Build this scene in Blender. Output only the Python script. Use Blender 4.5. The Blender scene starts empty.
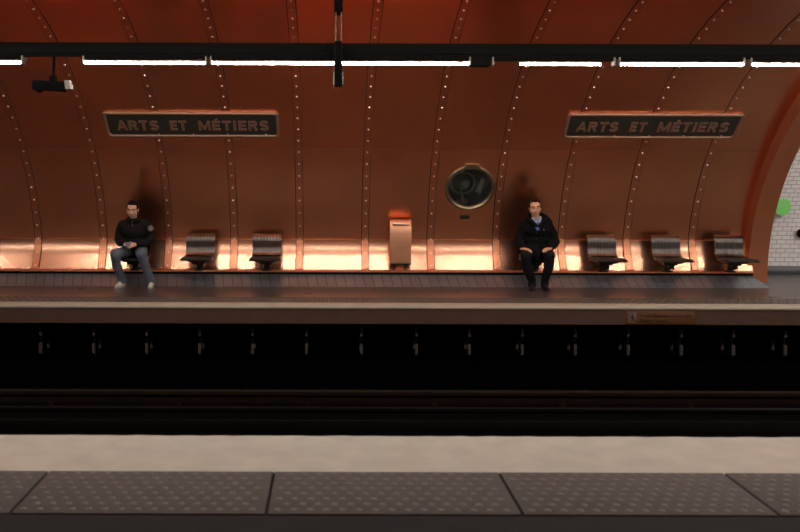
import bpy, bmesh, math, random
from mathutils import Vector, Matrix
random.seed(7)
R = math.radians
SC = bpy.context.scene
COL = SC.collection

# ------------------------------------------------------------------ camera, world, exposure
F = 827.0                       # focal length in pixels of the 800 wide frame
cam = bpy.data.cameras.new('camera'); camo = bpy.data.objects.new('camera', cam); COL.objects.link(camo)
cam.sensor_width = 36.0; cam.lens = 36.0 * F / 800.0
cam.shift_x = (400 - 328) / 800.0
cam.shift_y = -(266 - 176) / 800.0
cam.clip_start = 0.05; cam.clip_end = 100
camo.location = (0, 0, 1.70); camo.rotation_euler = (R(90), R(-0.18), 0)
cam.dof.use_dof = True; cam.dof.focus_distance = 12.8; cam.dof.aperture_fstop = 2.2
SC.camera = camo
w = bpy.data.worlds.new('world'); SC.world = w; w.use_nodes = True
w.node_tree.nodes['Background'].inputs[0].default_value = (1, .8, .6, 1)
w.node_tree.nodes['Background'].inputs[1].default_value = 0.0
SC.view_settings.view_transform = 'Standard'; SC.view_settings.look = 'None'
SC.view_settings.gamma = 1.0; SC.view_settings.exposure = -0.12
SC.cycles.max_bounces = 10; SC.cycles.glossy_bounces = 8; SC.cycles.diffuse_bounces = 4
SC.cycles.sample_clamp_indirect = 6.0
TUBE = 104.0                     # radiance of the fluorescent tubes (they are the only light)

def px(x, d): return (x - 328.0) * d / F
def pz(y, d): return 1.70 - (y - 176.0) * d / F

# ------------------------------------------------------------------ materials
def srgb(r, g, b):
    f = lambda c: ((c/255+.055)/1.055)**2.4 if c > 10 else c/255/12.92
    return (f(r), f(g), f(b), 1)
def mat(name, col, rough=.6, metal=0.0, noise=0.0, nscale=8.0, bump=0.0, bscale=60.0, emit=None, es=0.0,
        rvar=0.0, stretch=None, spec=None, coat=0.0):
    m = bpy.data.materials.new(name); m.use_nodes = True
    nt = m.node_tree; b = nt.nodes['Principled BSDF']
    b.inputs['Base Color'].default_value = col
    b.inputs['Roughness'].default_value = rough; b.inputs['Metallic'].default_value = metal
    if spec is not None: b.inputs['Specular IOR Level'].default_value = spec
    if coat: b.inputs['Coat Weight'].default_value = coat
    if emit: b.inputs['Emission Color'].default_value = emit; b.inputs['Emission Strength'].default_value = es
    tc = nt.nodes.new('ShaderNodeTexCoord')
    vec = tc.outputs['Object']
    if stretch:
        mp = nt.nodes.new('ShaderNodeMapping'); mp.inputs['Scale'].default_value = stretch
        nt.links.new(vec, mp.inputs['Vector']); vec = mp.outputs['Vector']
    if noise or rvar:
        n = nt.nodes.new('ShaderNodeTexNoise'); n.inputs['Scale'].default_value = nscale; n.inputs['Detail'].default_value = 6
        nt.links.new(vec, n.inputs['Vector'])
        if noise:
            mx = nt.nodes.new('ShaderNodeMix'); mx.data_type = 'RGBA'
            mx.inputs['A'].default_value = tuple(c*(1-noise) for c in col[:3]) + (1,)
            mx.inputs['B'].default_value = tuple(min(1, c*(1+noise)) for c in col[:3]) + (1,)
            cr = nt.nodes.new('ShaderNodeMapRange'); cr.inputs['From Min'].default_value = .1; cr.inputs['From Max'].default_value = .9
            nt.links.new(n.outputs['Fac'], cr.inputs['Value']); nt.links.new(cr.outputs[0], mx.inputs['Factor'])
            nt.links.new(mx.outputs['Result'], b.inputs['Base Color'])
        if rvar:
            mr = nt.nodes.new('ShaderNodeMapRange'); mr.inputs['From Min'].default_value = .1; mr.inputs['From Max'].default_value = .9
            mr.inputs['To Min'].default_value = max(0.02, rough-rvar); mr.inputs['To Max'].default_value = rough+rvar
            nt.links.new(n.outputs['Fac'], mr.inputs['Value']); nt.links.new(mr.outputs[0], b.inputs['Roughness'])
    if bump:
        n2 = nt.nodes.new('ShaderNodeTexNoise'); n2.inputs['Scale'].default_value = bscale; n2.inputs['Detail'].default_value = 3
        nt.links.new(tc.outputs['Object'], n2.inputs['Vector'])
        bp = nt.nodes.new('ShaderNodeBump'); bp.inputs['Strength'].default_value = bump; bp.inputs['Distance'].default_value = .01
        nt.links.new(n2.outputs['Fac'], bp.inputs['Height']); nt.links.new(bp.outputs[0], b.inputs['Normal'])
    return m
def brick_mat(name, c1, c2, mort, bw, rh, ms, rough, off=.5):
    m = bpy.data.materials.new(name); m.use_nodes = True
    nt = m.node_tree; b = nt.nodes['Principled BSDF']; b.inputs['Roughness'].default_value = rough
    uv = nt.nodes.new('ShaderNodeUVMap'); uv.uv_map = 'UVMap'
    t = nt.nodes.new('ShaderNodeTexBrick'); t.inputs['Scale'].default_value = 1
    t.inputs['Color1'].default_value = c1; t.inputs['Color2'].default_value = c2; t.inputs['Mortar'].default_value = mort
    t.inputs['Brick Width'].default_value = bw; t.inputs['Row Height'].default_value = rh
    t.inputs['Mortar Size'].default_value = ms; t.inputs['Mortar Smooth'].default_value = .1; t.offset = off
    nt.links.new(uv.outputs[0], t.inputs['Vector']); nt.links.new(t.outputs['Color'], b.inputs['Base Color'])
    bp = nt.nodes.new('ShaderNodeBump'); bp.inputs['Strength'].default_value = .3; bp.inputs['Distance'].default_value = .004; bp.invert = True
    nt.links.new(t.outputs['Fac'], bp.inputs['Height']); nt.links.new(bp.outputs[0], b.inputs['Normal'])
    return m

COPPER = (.78, .312, .168, 1)
M = dict(
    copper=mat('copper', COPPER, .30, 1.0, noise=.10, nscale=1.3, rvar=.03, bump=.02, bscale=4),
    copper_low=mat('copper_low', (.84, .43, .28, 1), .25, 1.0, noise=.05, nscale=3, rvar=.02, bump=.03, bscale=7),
    copper_strip=mat('copper_strip', (.74, .29, .165, 1), .32, 1.0, noise=.12, nscale=5),
    copper_rib=mat('copper_rib', (.55, .20, .10, 1), .5, .85, noise=.1, nscale=4),
    seam=mat('seam', (.02, .008, .005, 1), .7),
    rivet=mat('rivet', (.95, .74, .60, 1), .34, 1.0),
    ledge=mat('ledge', (.60, .25, .13, 1), .38, 1.0, noise=.45, nscale=14, stretch=(1, 1, 1)),
    black=mat('black', (.005, .005, .005, 1), .8, spec=.15),
    beam=mat('beam', (.004, .0035, .003, 1), .7, spec=.2),
    housing=mat('housing', (.010, .009, .008, 1), .8, spec=.1),
    tube=mat('tube', (.9, .9, .85, 1), .5, emit=(1.0, .965, .87, 1), es=TUBE),
        cap=mat('cap', (.5, .48, .44, 1), .4, .3),
    floor=mat('floor', (.066, .054, .048, 1), .29, noise=.10, nscale=2, rvar=.03, bump=.04, bscale=90, spec=.6),
    asphalt=mat('asphalt', (.016, .014, .0145, 1), .85, spec=.25, noise=.35, nscale=5, bump=.35, bscale=160),
    nosing=mat('nosing', (.55, .51, .45, 1), .8, noise=.16, nscale=5, bump=.3, bscale=70),
    nosing_far=mat('nosing_far', (.42, .37, .30, 1), .7, noise=.14, nscale=6, bump=.2, bscale=60),
    tactile_lit=mat('tactile_lit', (.128, .116, .108, 1), .5, noise=.2, nscale=9),  # bump colour lightened to stand in for light from the passage side
    tactile=mat('tactile', (.090, .080, .076, 1), .7, spec=.3, noise=.25, nscale=9, bump=.4, bscale=90),
    tactile_far=mat('tactile_far', (.085, .074, .066, 1), .5, noise=.2, nscale=9),
    concrete=mat('concrete', (.100, .052, .034, 1), .85, noise=.15, nscale=6, bump=.3, bscale=50),
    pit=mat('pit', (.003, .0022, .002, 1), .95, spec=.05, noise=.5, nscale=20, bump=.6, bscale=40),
    rail=mat('rail', (.018, .016, .015, 1), .55, .8, noise=.2, nscale=10),
    rust=mat('rust', (.022, .014, .010, 1), .9, spec=.1, noise=.3, nscale=6),
    bracket=mat('bracket', (.12, .10, .09, 1), .8, spec=.1, noise=.3, nscale=14),
    sleeper=mat('sleeper', (.0035, .0026, .0022, 1), .95, noise=.4, nscale=9),
    sign_frame=mat('sign_frame', (.36, .20, .14, 1), .5, .8),
    sign_dark=mat('sign_dark', (.020, .016, .012, 1), .45, noise=.3, nscale=5),
    sign_letter=mat('sign_letter', (.30, .16, .11, 1), .55, .7),
    brass=mat('brass', (.30, .25, .17, 1), .38, 1.0, noise=.2, nscale=9),
    plaque=mat('plaque', (.06, .05, .035, 1), .4, .7),
    glassdark=None,
    steel=mat('steel', (.105, .090, .085, 1), .25, 1.0, noise=.25, nscale=5, stretch=(5, .3, .3)),
    darksteel=mat('darksteel', (.010, .009, .009, 1), .5, .2),
    greydisc=mat('green', srgb(120, 205, 110), .5),
    amber=mat('amber', (.15, .055, .018, 1), .6, noise=.2, nscale=12),
    signink=mat('signink', (.03, .015, .01, 1), .6),
    pale=mat('pale', (.5, .45, .4, 1), .5),
    skin=mat('skin', (.66, .35, .24, 1), .5, noise=.06, nscale=30),
    skin2=mat('skin_tan', (.68, .35, .22, 1), .5, noise=.06, nscale=30),
    lips=mat('lips', (.36, .12, .09, 1), .5),
    hair=mat('hair', (.005, .004, .0035, 1), .75, bump=.6, bscale=150, noise=.4, nscale=80, spec=.15),
    eyewhite=mat('eyewhite', (.35, .30, .27, 1), .3), iris=mat('iris', (.015, .01, .008, 1), .2),
    jacket=mat('jacket', (.010, .009, .009, 1), .85, spec=.15, noise=.3, nscale=20, bump=.3, bscale=25),
    coat=mat('coat', (.006, .006, .0065, 1), .9, spec=.12, noise=.3, nscale=20, bump=.3, bscale=22),
    denim=mat('denim', (.125, .15, .19, 1), .85, spec=.2, noise=.35, nscale=7, bump=.4, bscale=30),
    slacks=mat('slacks', (.010, .0105, .012, 1), .85, spec=.15, noise=.2, nscale=8, bump=.3, bscale=25),
    sneaker=mat('sneaker', (.70, .66, .60, 1), .55, noise=.08, nscale=20),
    sole=mat('sole', (.35, .33, .3, 1), .7), leather=mat('leather', (.014, .012, .011, 1), .3),
    shirt=mat('shirt', (.26, .31, .48, 1), .8), tie=mat('tie', (.05, .10, .36, 1), .5),
    zipper=mat('zipper', (.6, .58, .55, 1), .3, 1.0), patch=mat('patch', (.16, .15, .15, 1), .7),
    phone=mat('phone', (.16, .18, .26, 1), .25),
)
M['tile'] = brick_mat('white_tile', (.82, .79, .80, 1), (.76, .73, .75, 1), (.42, .39, .40, 1), .158, .079, .006, .25)
M['plinth_tile'] = brick_mat('plinth_tile', (.100, .098, .112, 1), (.078, .075, .084, 1), (.015, .014, .015, 1), .145, .6, .006, .34, off=0)
M['skirting'] = brick_mat('skirting_tile', (.055, .056, .068, 1), (.045, .046, .058, 1), (.03, .03, .03, 1), .3, .3, .004, .3, off=0)
g = bpy.data.materials.new('porthole_glass'); g.use_nodes = True
gb = g.node_tree.nodes['Principled BSDF']; gb.inputs['Transmission Weight'].default_value = 1; gb.inputs['Roughness'].default_value = .03
gb.inputs['Base Color'].default_value = (.85, .9, .85, 1); gb.inputs['IOR'].default_value = 1.45
M['glass'] = g

# ------------------------------------------------------------------ helpers
def tag(o, label=None, cat=None, group=None, kind=None):
    if label: o['label'] = label
    if cat: o['category'] = cat
    if group: o['group'] = group
    if kind: o['kind'] = kind
    return o
def empty(name, loc, rz=0.0):
    o = bpy.data.objects.new(name, None); COL.objects.link(o); o.location = loc; o.rotation_euler = (0, 0, rz)
    o.empty_display_size = .1
    return o
def copy_tree(o, parent=None):
    c = o.copy(); COL.objects.link(c)
    if parent: c.parent = parent
    for ch in list(o.children): copy_tree(ch, c)
    return c
class MB:
    def __init__(s): s.bm = bmesh.new(); s.mi = 0
    def _fin(s, verts, mtx):
        bmesh.ops.transform(s.bm, matrix=mtx, verts=verts)
        if s.mi:
            for v in verts:
                for f in v.link_faces: f.material_index = s.mi
        return verts
    def box(s, x0, x1, y0, y1, z0, z1, bev=0.0, rot=None, piv=None):
        r = bmesh.ops.create_cube(s.bm, size=1.0)
        vs = r['verts']
        m = Matrix.Translation(((x0+x1)/2, (y0+y1)/2, (z0+z1)/2)) @ Matrix.Diagonal((abs(x1-x0), abs(y1-y0), abs(z1-z0), 1))
        if rot is not None:
            p = Vector(piv if piv else ((x0+x1)/2, (y0+y1)/2, (z0+z1)/2))
            m = Matrix.Translation(p) @ rot @ Matrix.Translation(-p) @ m
        bmesh.ops.transform(s.bm, matrix=m, verts=vs)
        fs = list({f for v in vs for f in v.link_faces})
        for f in fs: f.material_index = s.mi
        if bev:
            es = list({e for f in fs for e in f.edges})
            bmesh.ops.bevel(s.bm, geom=es, offset=bev, segments=2, profile=.5, affect='EDGES')
        return s
    def cyl(s, a, b, r1, r2=None, seg=20, cap=True):
        a = Vector(a); b = Vector(b); r2 = r1 if r2 is None else r2
        d = b - a; q = d.to_track_quat('Z', 'Y').to_matrix().to_4x4()
        r = bmesh.ops.create_cone(s.bm, cap_ends=cap, segments=seg, radius1=r1, radius2=r2, depth=d.length)
        s._fin(r['verts'], Matrix.Translation((a+b)/2) @ q); return s
    def ball(s, c, r, seg=16, scale=(1, 1, 1), rot=None):
        x = bmesh.ops.create_uvsphere(s.bm, u_segments=seg, v_segments=max(6, seg*2//3), radius=r)
        m = Matrix.Translation(c) @ (rot if rot is not None else Matrix()) @ Matrix.Diagonal((*scale, 1))
        s._fin(x['verts'], m); return s
    def cap(s, a, b, ra, rb=None, seg=14):
        rb = ra if rb is None else rb
        s.cyl(a, b, ra, rb, seg); s.ball(a, ra, seg); s.ball(b, rb, seg); return s
    def chain(s, pts, rs, seg=14):
        for i in range(len(pts)-1): s.cap(pts[i], pts[i+1], rs[i], rs[i+1], seg)
        return s
    def poly(s, pts):
        f = s.bm.faces.new([s.bm.verts.new(p) for p in pts]); f.material_index = s.mi; return f
    def prism(s, pts, vec):
        """closed outline pts (3D) extruded by vec"""
        n = len(pts); a = [s.bm.verts.new(p) for p in pts]; b = [s.bm.verts.new(Vector(p)+Vector(vec)) for p in pts]
        fs = [s.bm.faces.new(a[::-1]), s.bm.faces.new(b)]
        for i in range(n): fs.append(s.bm.faces.new([a[i], a[(i+1) % n], b[(i+1) % n], b[i]]))
        for f in fs: f.material_index = s.mi
        return s
    def torus(s, c, Rr, r, mtx=None, n=64, m=12, sx=1, sz=1):
        vs = []
        for i in range(n):
            t = 2*math.pi*i/n; row = []
            for j in range(m):
                p = 2*math.pi*j/m
                v = Vector(((Rr+r*math.cos(p)*sx)*math.cos(t), (Rr+r*math.cos(p)*sx)*math.sin(t), r*math.sin(p)*sz))
                row.append(s.bm.verts.new((mtx @ v if mtx is not None else v)+Vector(c)))
            vs.append(row)
        for i in range(n):
            for j in range(m):
                f = s.bm.faces.new([vs[i][j], vs[(i+1) % n][j], vs[(i+1) % n][(j+1) % m], vs[i][(j+1) % m]]); f.material_index = s.mi
        return s
    def build(s, name, mats, parent=None, smooth=True, loc=None):
        bmesh.ops.recalc_face_normals(s.bm, faces=s.bm.faces[:])
        me = bpy.data.meshes.new(name); s.bm.to_mesh(me); s.bm.free()
        for m_ in (mats if isinstance(mats, (list, tuple)) else [mats]): me.materials.append(m_)
        if smooth:
            me.shade_smooth(); me.set_sharp_from_angle(angle=R(38))
        o = bpy.data.objects.new(name, me); COL.objects.link(o)
        if parent: o.parent = parent
        if loc: o.location = loc
        return o
def bake(o, mods, name=None):
    """apply modifiers in place"""
    for typ, kw in mods:
        md = o.modifiers.new(typ, typ)
        for k, v in kw.items(): setattr(md, k, v)
    dg = bpy.context.evaluated_depsgraph_get(); dg.update()
    me = bpy.data.meshes.new_from_object(o.evaluated_get(dg))
    o.modifiers.clear(); old = o.data; o.data = me; me.name = o.name
    bpy.data.meshes.remove(old); me.shade_smooth()
    return o
def blend(mb, name, m, parent, voxel=.008, smooth=4, fac=.6):
    o = mb.build(name, m, parent)
    return bake(o, [('REMESH', dict(mode='VOXEL', voxel_size=voxel, use_smooth_shade=True)),
                    ('SMOOTH', dict(factor=fac, iterations=smooth))])
def grid(name, mats, prof, xs, parent=None, skip=None, off=None, solid=0.0, flip=False):
    """surface swept along X from profile [(y,z)], with UV in metres"""
    bm = bmesh.new(); uvl = bm.loops.layers.uv.new('UVMap')
    L = [0]
    for i in range(1, len(prof)): L.append(L[-1]+math.hypot(prof[i][0]-prof[i-1][0], prof[i][1]-prof[i-1][1]))
    V = []
    for i, (y, z) in enumerate(prof):
        V.append([bm.verts.new((x, y+(off(x, y, z) if off else 0), z)) for x in xs])
    for i in range(len(prof)-1):
        for j in range(len(xs)-1):
            q = [(i, j), (i, j+1), (i+1, j+1), (i+1, j)]
            if skip and skip([V[a][b].co for a, b in q]): continue
            if flip: q = q[::-1]
            f = bm.faces.new([V[a][b] for a, b in q])
            for lp, (a, b) in zip(f.loops, q): lp[uvl].uv = (xs[b], L[a])
    for v in [v for v in bm.verts if not v.link_faces]: bm.verts.remove(v)
    me = bpy.data.meshes.new(name); bm.to_mesh(me); bm.free()
    for m_ in (mats if isinstance(mats, (list, tuple)) else [mats]): me.materials.append(m_)
    me.shade_smooth()
    o = bpy.data.objects.new(name, me); COL.objects.link(o)
    if parent: o.parent = parent
    return o
def frange(a, b, n): return [a+(b-a)*i/n for i in range(n+1)]
def text_mesh(name, body, m, parent, w, h, depth, mtx, bold=.012):
    """extruded lettering w wide, h cap height, centred at mtx origin in its XY plane"""
    cu = bpy.data.curves.new(name, 'FONT'); cu.body = body; cu.size = 1; cu.extrude = .5; cu.offset = bold
    cu.resolution_u = 4; cu.space_character = 1.05
    t = bpy.data.objects.new(name, cu); COL.objects.link(t)
    dg = bpy.context.evaluated_depsgraph_get(); dg.update()
    me = bpy.data.meshes.new_from_object(t.evaluated_get(dg))
    bpy.data.objects.remove(t)
    xs = [v.co.x for v in me.vertices]; cx = (min(xs)+max(xs))/2
    sx = w/(max(xs)-min(xs)); sy = h/.70
    me.transform(mtx @ Matrix.Diagonal((sx, sy, depth, 1)) @ Matrix.Translation((-cx, -.35, 0)))
    me.materials.clear(); me.materials.append(m); me.name = name
    o = bpy.data.objects.new(name, me); COL.objects.link(o)
    if parent: o.parent = parent
    return o

# ------------------------------------------------------------------ section of the station
CY, A, H = 8.10, 5.15, 4.0          # vault ellipse: centre depth, half width, height
def vy(z): return CY + A*math.sqrt(max(0, 1-(z/H)**2))
def vz(y): return H*math.sqrt(max(0, 1-((y-CY)/A)**2))
ZC = .69; ZB = .225                 # crease of the flared lower sheet / its foot on the ledge
XL, XR = -9.0, 6.70
P = 1.04; X0 = -.447                # sheet pitch, position of one seam
def flare(z):
    d = ZC-z; d1 = min(d, .27)
    return vy(ZC) - .008 - .5*(.42/.27)*d1*d1 - (.42*(d-.27)+.5*.12*(d-.27)**2 if d > .27 else 0)
EF, EN = 10.74, 5.43                # platform edges

# porthole placement
PX, PZ = px(470, 12.84), pz(187, 12.86); PY = vy(PZ)
def inport(cs): return any(math.hypot(c.x-PX, math.hypot(c.y-PY, c.z-PZ)) < .335 for c in cs)
prof = [(vy(z), z) for z in frange(ZC, 2.10, 34)]
nx = int((XR-XL)/.04); xs = frange(XL, XR, nx)
def bow(amp):
    def f(x, y, z):
        t = ((x-X0)/P) % 1.0; k = math.floor((x-X0)/P)
        rr = random.Random(k*13+5)
        return amp*(rr.uniform(.5, 1.3))*(4*t*(1-t)) + rr.uniform(-1, 1)*.0015*(t-.5)
    return f
tag(grid('wall_back', M['copper'], prof, xs, skip=inport, off=bow(.006)), kind='structure')
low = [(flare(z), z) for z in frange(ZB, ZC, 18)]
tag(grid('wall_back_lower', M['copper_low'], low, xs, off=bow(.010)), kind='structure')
MBx = MB(); MBx.box(XL, XR, vy(ZC)-.011, vy(ZC)+.012, ZC-.004, ZC+.004, .001)
tag(MBx.build('trim_1', M['copper_strip']), kind='structure')
# vault over both tracks down to the near side, open at the passage mouth where one looks in
t0 = math.acos(0) # unused
th0 = math.asin(2.10/H)
ang = frange(th0, math.pi-.03, 70)
vprof = [(CY+A*math.cos(a), H*math.sin(a)) for a in ang]
xv = frange(XL, XR, 90)
PW0, PW1, PYM, PZM = -2.8, 3.6, 4.9, 3.11
def passage(cs):
    c = sum((v for v in cs), Vector())/4
    return PW0 < c.x < PW1 and c.y < PYM
tag(grid('ceiling', M['copper'], vprof, xv, skip=passage), kind='structure')
MBx = MB(); MBx.box(XL, XR, vy(2.1)-.0015, vy(2.1)+.004, 2.097, 2.105)
tag(MBx.build('trim_2', M['seam']), kind='structure')
# seam strips with rivets
tn = 3
for k in range(-8, 7):
    x = X0+k*P
    mb = MB()
    pts = [(flare(z)-.014, z) for z in frange(ZB+.004, ZC-.02, 8)] + [(vy(z)-.010, z) for z in frange(ZC+.02, 2.1, 14)]
    pts += [(CY+(A-.010)*math.cos(a), (H-.010)*math.sin(a)) for a in frange(th0+.02, 1.95, 30)]
    hw = .052
    for i in range(len(pts)-1):
        (ya, za), (yb, zb) = pts[i], pts[i+1]
        mb.poly([(x-hw, ya, za), (x+hw, ya, za), (x+hw, yb, zb), (x-hw, yb, zb)])
        for s in (-1, 1):
            mb.mi = 2; mb.poly([(x+s*hw, ya, za), (x+s*hw, yb, zb), (x+s*(hw+.010), yb+.010*(1 if zb < 3 else .2), zb+(.0 if zb < 2 else .010)),
                     (x+s*(hw+.010), ya+.010*(1 if za < 3 else .2), za+(.0 if za < 2 else .010))]); mb.mi = 0
    bmesh.ops.remove_doubles(mb.bm, verts=mb.bm.verts[:], dist=.0001)
    # rivets, even steps along the strip
    mb.mi = 1
    acc = .0; last = pts[0]; nxt = .055
    for i in range(1, len(pts)):
        d = math.hypot(pts[i][0]-last[0], pts[i][1]-last[1])
        while acc+d >= nxt:
            t = (nxt-acc)/d
            y = last[0]+(pts[i][0]-last[0])*t; z = last[1]+(pts[i][1]-last[1])*t
            if not (2.26 < z < 2.66 and (-3.32 < x < -.68 or 3.43 < x < 6.07)): mb.ball((x, y, z), .016, 8)
            nxt += .218
        acc += d; last = pts[i]
    # foot bracket
    mb.mi = 0
    mb.box(x-.065, x+.065, flare(.26)-.04, flare(.26)+.01, ZB-.002, ZB+.02, .003)
    tag(mb.build('trim_%d' % tn, [M['copper_strip'], M['rivet'], M['seam']]), kind='structure'); tn += 1

# ledge, plinth
mb = MB(); mb.box(XL, 6.64, 12.83, 13.13, .205, .225, .004)
tag(mb.build('ledge', M['ledge']), kind='structure'); bpy.data.objects['ledge'].name = 'trim_%d' % tn; tn += 1
mb = MB(); mb.box(XL, 6.62, 12.87, 13.15, .15, .205)
tag(mb.build('trim_%d' % tn, M['black']), kind='structure'); tn += 1
bm = bmesh.new(); uvl = bm.loops.layers.uv.new('UVMap')
a = [bm.verts.new(p) for p in ((XL, 12.88, .178), (6.60, 12.88, .178), (6.78, 12.69, .0), (XL, 12.69, .0), (XL, 13.2, .178), (6.60, 13.2, .178), (6.78, 13.2, 0), (XL, 13.2, 0))]
for q in ((3, 2, 1, 0), (0, 1, 5, 4), (1, 2, 6, 5)):
    f = bm.faces.new([a[i] for i in q])
    for lp in f.loops: lp[uvl].uv = (lp.vert.co.x+lp.vert.co.z*.25, .1+lp.vert.co.z)
me = bpy.data.meshes.new('baseboard_back'); bm.to_mesh(me); bm.free(); me.materials.append(M['plinth_tile'])
o = bpy.data.objects.new('baseboard_back', me); COL.objects.link(o); tag(o, kind='structure')

# arch rib closing the copper lining
def ell(cy, a_, h_, t): return (cy+a_*math.cos(t), h_*math.sin(t))
A2, H2 = 6.5, 4.75
XA, XB = 6.64, 6.95
mb = MB(); n = 72
t_in = [math.pi*i/n for i in range(n+1)]
def rin(t):
    y, z = ell(CY, A-.17, H-.26, t)
    return y, max(z, .03)
for i in range(n):
    ta, tb = t_in[i], t_in[i+1]
    ia, ib = rin(ta), rin(tb)
    oa, ob = ell(CY, A+.25, H+.2, ta), ell(CY, A+.25, H+.2, tb)
    oa = (oa[0], max(oa[1], .03)); ob = (ob[0], max(ob[1], .03))
    c0 = (ia[0]+ib[0])/2
    if False: continue
    mb.poly([(XA, *ia), (XB, *ia), (XB, *ib), (XA, *ib)])
    mb.poly([(XA, *ia), (XA, *ib), (XA, *ob), (XA, *oa)])
    fa, fb = ell(CY, A2+.05, H2+.05, ta), ell(CY, A2+.05, H2+.05, tb)
    mb.poly([(XB, *ia), (XB, *ib), (XB, fb[0], max(fb[1], .0)), (XB, fa[0], max(fa[1], .0))])
bmesh.ops.remove_doubles(mb.bm, verts=mb.bm.verts[:], dist=.0001)
o = mb.build('arch_rib', M['copper_rib']); o.name = 'trim_%d' % tn; tn += 1; tag(o, kind='structure')

# white tiled vault beyond the arch
XE = 15.0
tp = [(CY+A2*math.cos(t), H2*math.sin(t)) for t in frange(.028, math.pi-.028, 60)]
tag(grid('wall_right_tiles', M['tile'], tp, frange(XB, XE, 20)), kind='structure')
tag(grid('baseboard_right', M['skirting'], [(CY+A2-.03, 0), (CY+A2-.035, .13), (CY+A2-.012, .135), (CY+A2+.02, .30)][:3], frange(XB, XE, 4)), kind='structure')
bm_ = MB(); bm_.box(XE, XE+.1, 1.4, 14.8, -1.3, 4.9); tag(bm_.build('wall_right', M['tile']), kind='structure')
bm_ = MB(); bm_.box(XL-.1, XL, 1.4, 14.8, -1.3, 4.9); tag(bm_.build('wall_left', M['pit']), kind='structure')

# floors -----------------------------------------------------------
mb = MB(); mb.box(XL, XE, EF+.86, 14.75, -.22, 0)
tag(mb.build('floor_back', M['floor'], smooth=False), kind='structure')
mb = MB(); mb.box(XL, XE, EF, EF+.86, -.222, -.003, .006)
o = mb.build('platform_slab', M['concrete'], smooth=False); o.name = 'trim_%d' % tn; tn += 1; tag(o, kind='structure')
mb = MB(); mb.box(XL, XE, EF-.008, EF+.36, -.022, .001, .004)
o = mb.build('nosing', M['nosing_far']); o.name = 'trim_%d' % tn; tn += 1; tag(o, kind='structure')
mb = MB(); mb.box(XL, XE, EF+.36, EF+.862, -.03, .0)
r = 0
for i in range(5):
    yy = EF+.42+i*.095
    k = 0; x = -7.0 + (i % 2)*.055
    while x < 10.5:
        mb.cyl((x, yy, -.001), (x, yy, .007), .026, .014, 6); x += .11
o = mb.build('tactile', M['tactile_far']); o.name = 'trim_%d' % tn; tn += 1; tag(o, kind='structure')
# wall under the far platform, pit
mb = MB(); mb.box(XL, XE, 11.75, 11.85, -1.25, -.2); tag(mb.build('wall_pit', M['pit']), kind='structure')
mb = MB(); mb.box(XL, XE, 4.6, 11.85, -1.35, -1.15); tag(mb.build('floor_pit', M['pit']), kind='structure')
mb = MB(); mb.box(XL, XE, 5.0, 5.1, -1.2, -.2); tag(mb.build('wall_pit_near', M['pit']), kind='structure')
# near platform
NS = 4.75; NT = 4.14
mb = MB()
n = 340; x0, x1 = XL, XE; rr = random.Random(3)
fr = [(x0+(x1-x0)*i/n, EN+rr.uniform(-.008, .008)) for i in range(n+1)]
for i in range(n):
    (xa, ya), (xb, yb) = fr[i], fr[i+1]
    mb.poly([(xa, NS, 0), (xb, NS, 0), (xb, yb-.02, 0), (xa, ya-.02, 0)])
    mb.poly([(xa, ya-.02, 0), (xb, yb-.02, 0), (xb, yb, -.02), (xa, ya, -.02)])
    mb.poly([(xa, ya, -.02), (xb, yb, -.02), (xb, yb, -.22), (xa, ya, -.22)])
    mb.poly([(xa, ya, -.22), (xb, yb, -.22), (xb, 4.9, -.22), (xa, 4.9, -.22)])
bmesh.ops.remove_doubles(mb.bm, verts=mb.bm.verts[:], dist=.0001)
o = mb.build('near_edge', M['nosing']); o.name = 'trim_%d' % tn; tn += 1; tag(o, kind='structure')
jx = [px(54, 4.76), px(275, 4.76), px(501, 4.76), px(721, 4.76)]
jp = 1.29
j0 = px(275, 4.76)
for k in range(-6, 8):
    xa, xb = j0+k*jp+.008, j0+(k+1)*jp-.008
    mb = MB(); mb.box(xa, xb, NT+.012, NS-.004, -.03, .004, .004)
    near = -3.6 < (xa+xb)/2 < 4.4
    if near:
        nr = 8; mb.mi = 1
        for i in range(nr):
            yy = NT+.06+i*(NS-NT-.11)/(nr-1)
            x = xa+.045+(i % 2)*.0415
            while x < xb-.035:
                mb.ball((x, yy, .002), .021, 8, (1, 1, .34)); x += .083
    o = mb.build('tactile_slab', [M['tactile'], M['tactile_lit']]); o.name = 'trim_%d' % tn; tn += 1; tag(o, kind='structure')
mb = MB(); mb.box(XL, XE, 1.6, NS-.002, -.22, -.012)
tag(mb.build('floor_front', M['asphalt'], smooth=False), kind='structure')
mb = MB(); mb.box(XL, XE, 1.6, NT, -.012, 0)
tag(mb.build('floor_front_top', M['asphalt'], smooth=False), kind='structure')
# passage in which the viewer stands
mb = MB(); mb.box(PW0, PW1, -2.5, 1.6, -.22, 0); tag(mb.build('floor_passage', M['asphalt'], smooth=False), kind='structure')
mb = MB()
def side(x):
    pts = [(x, -2.5, 0), (x, 3.2, 0)]
    for z in frange(.4, PZM, 14): pts.append((x, CY-A*math.sqrt(1-(z/H)**2), z))
    pts += [(x, -2.5, PZM)]
    return pts
mb.prism(side(PW0-.1), (.1, 0, 0)); mb.prism(side(PW1), (.1, 0, 0))
mb.box(PW0-.1, PW1+.1, -2.6, -2.5, 0, PZM)
tag(mb.build('wall_passage', M['copper_rib'], smooth=False), kind='structure')
mb = MB(); mb.box(PW0-.1, PW1+.1, -2.6, PYM, PZM, PZM+.08); tag(mb.build('ceiling_passage', M['copper_rib'], smooth=False), kind='structure')

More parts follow.
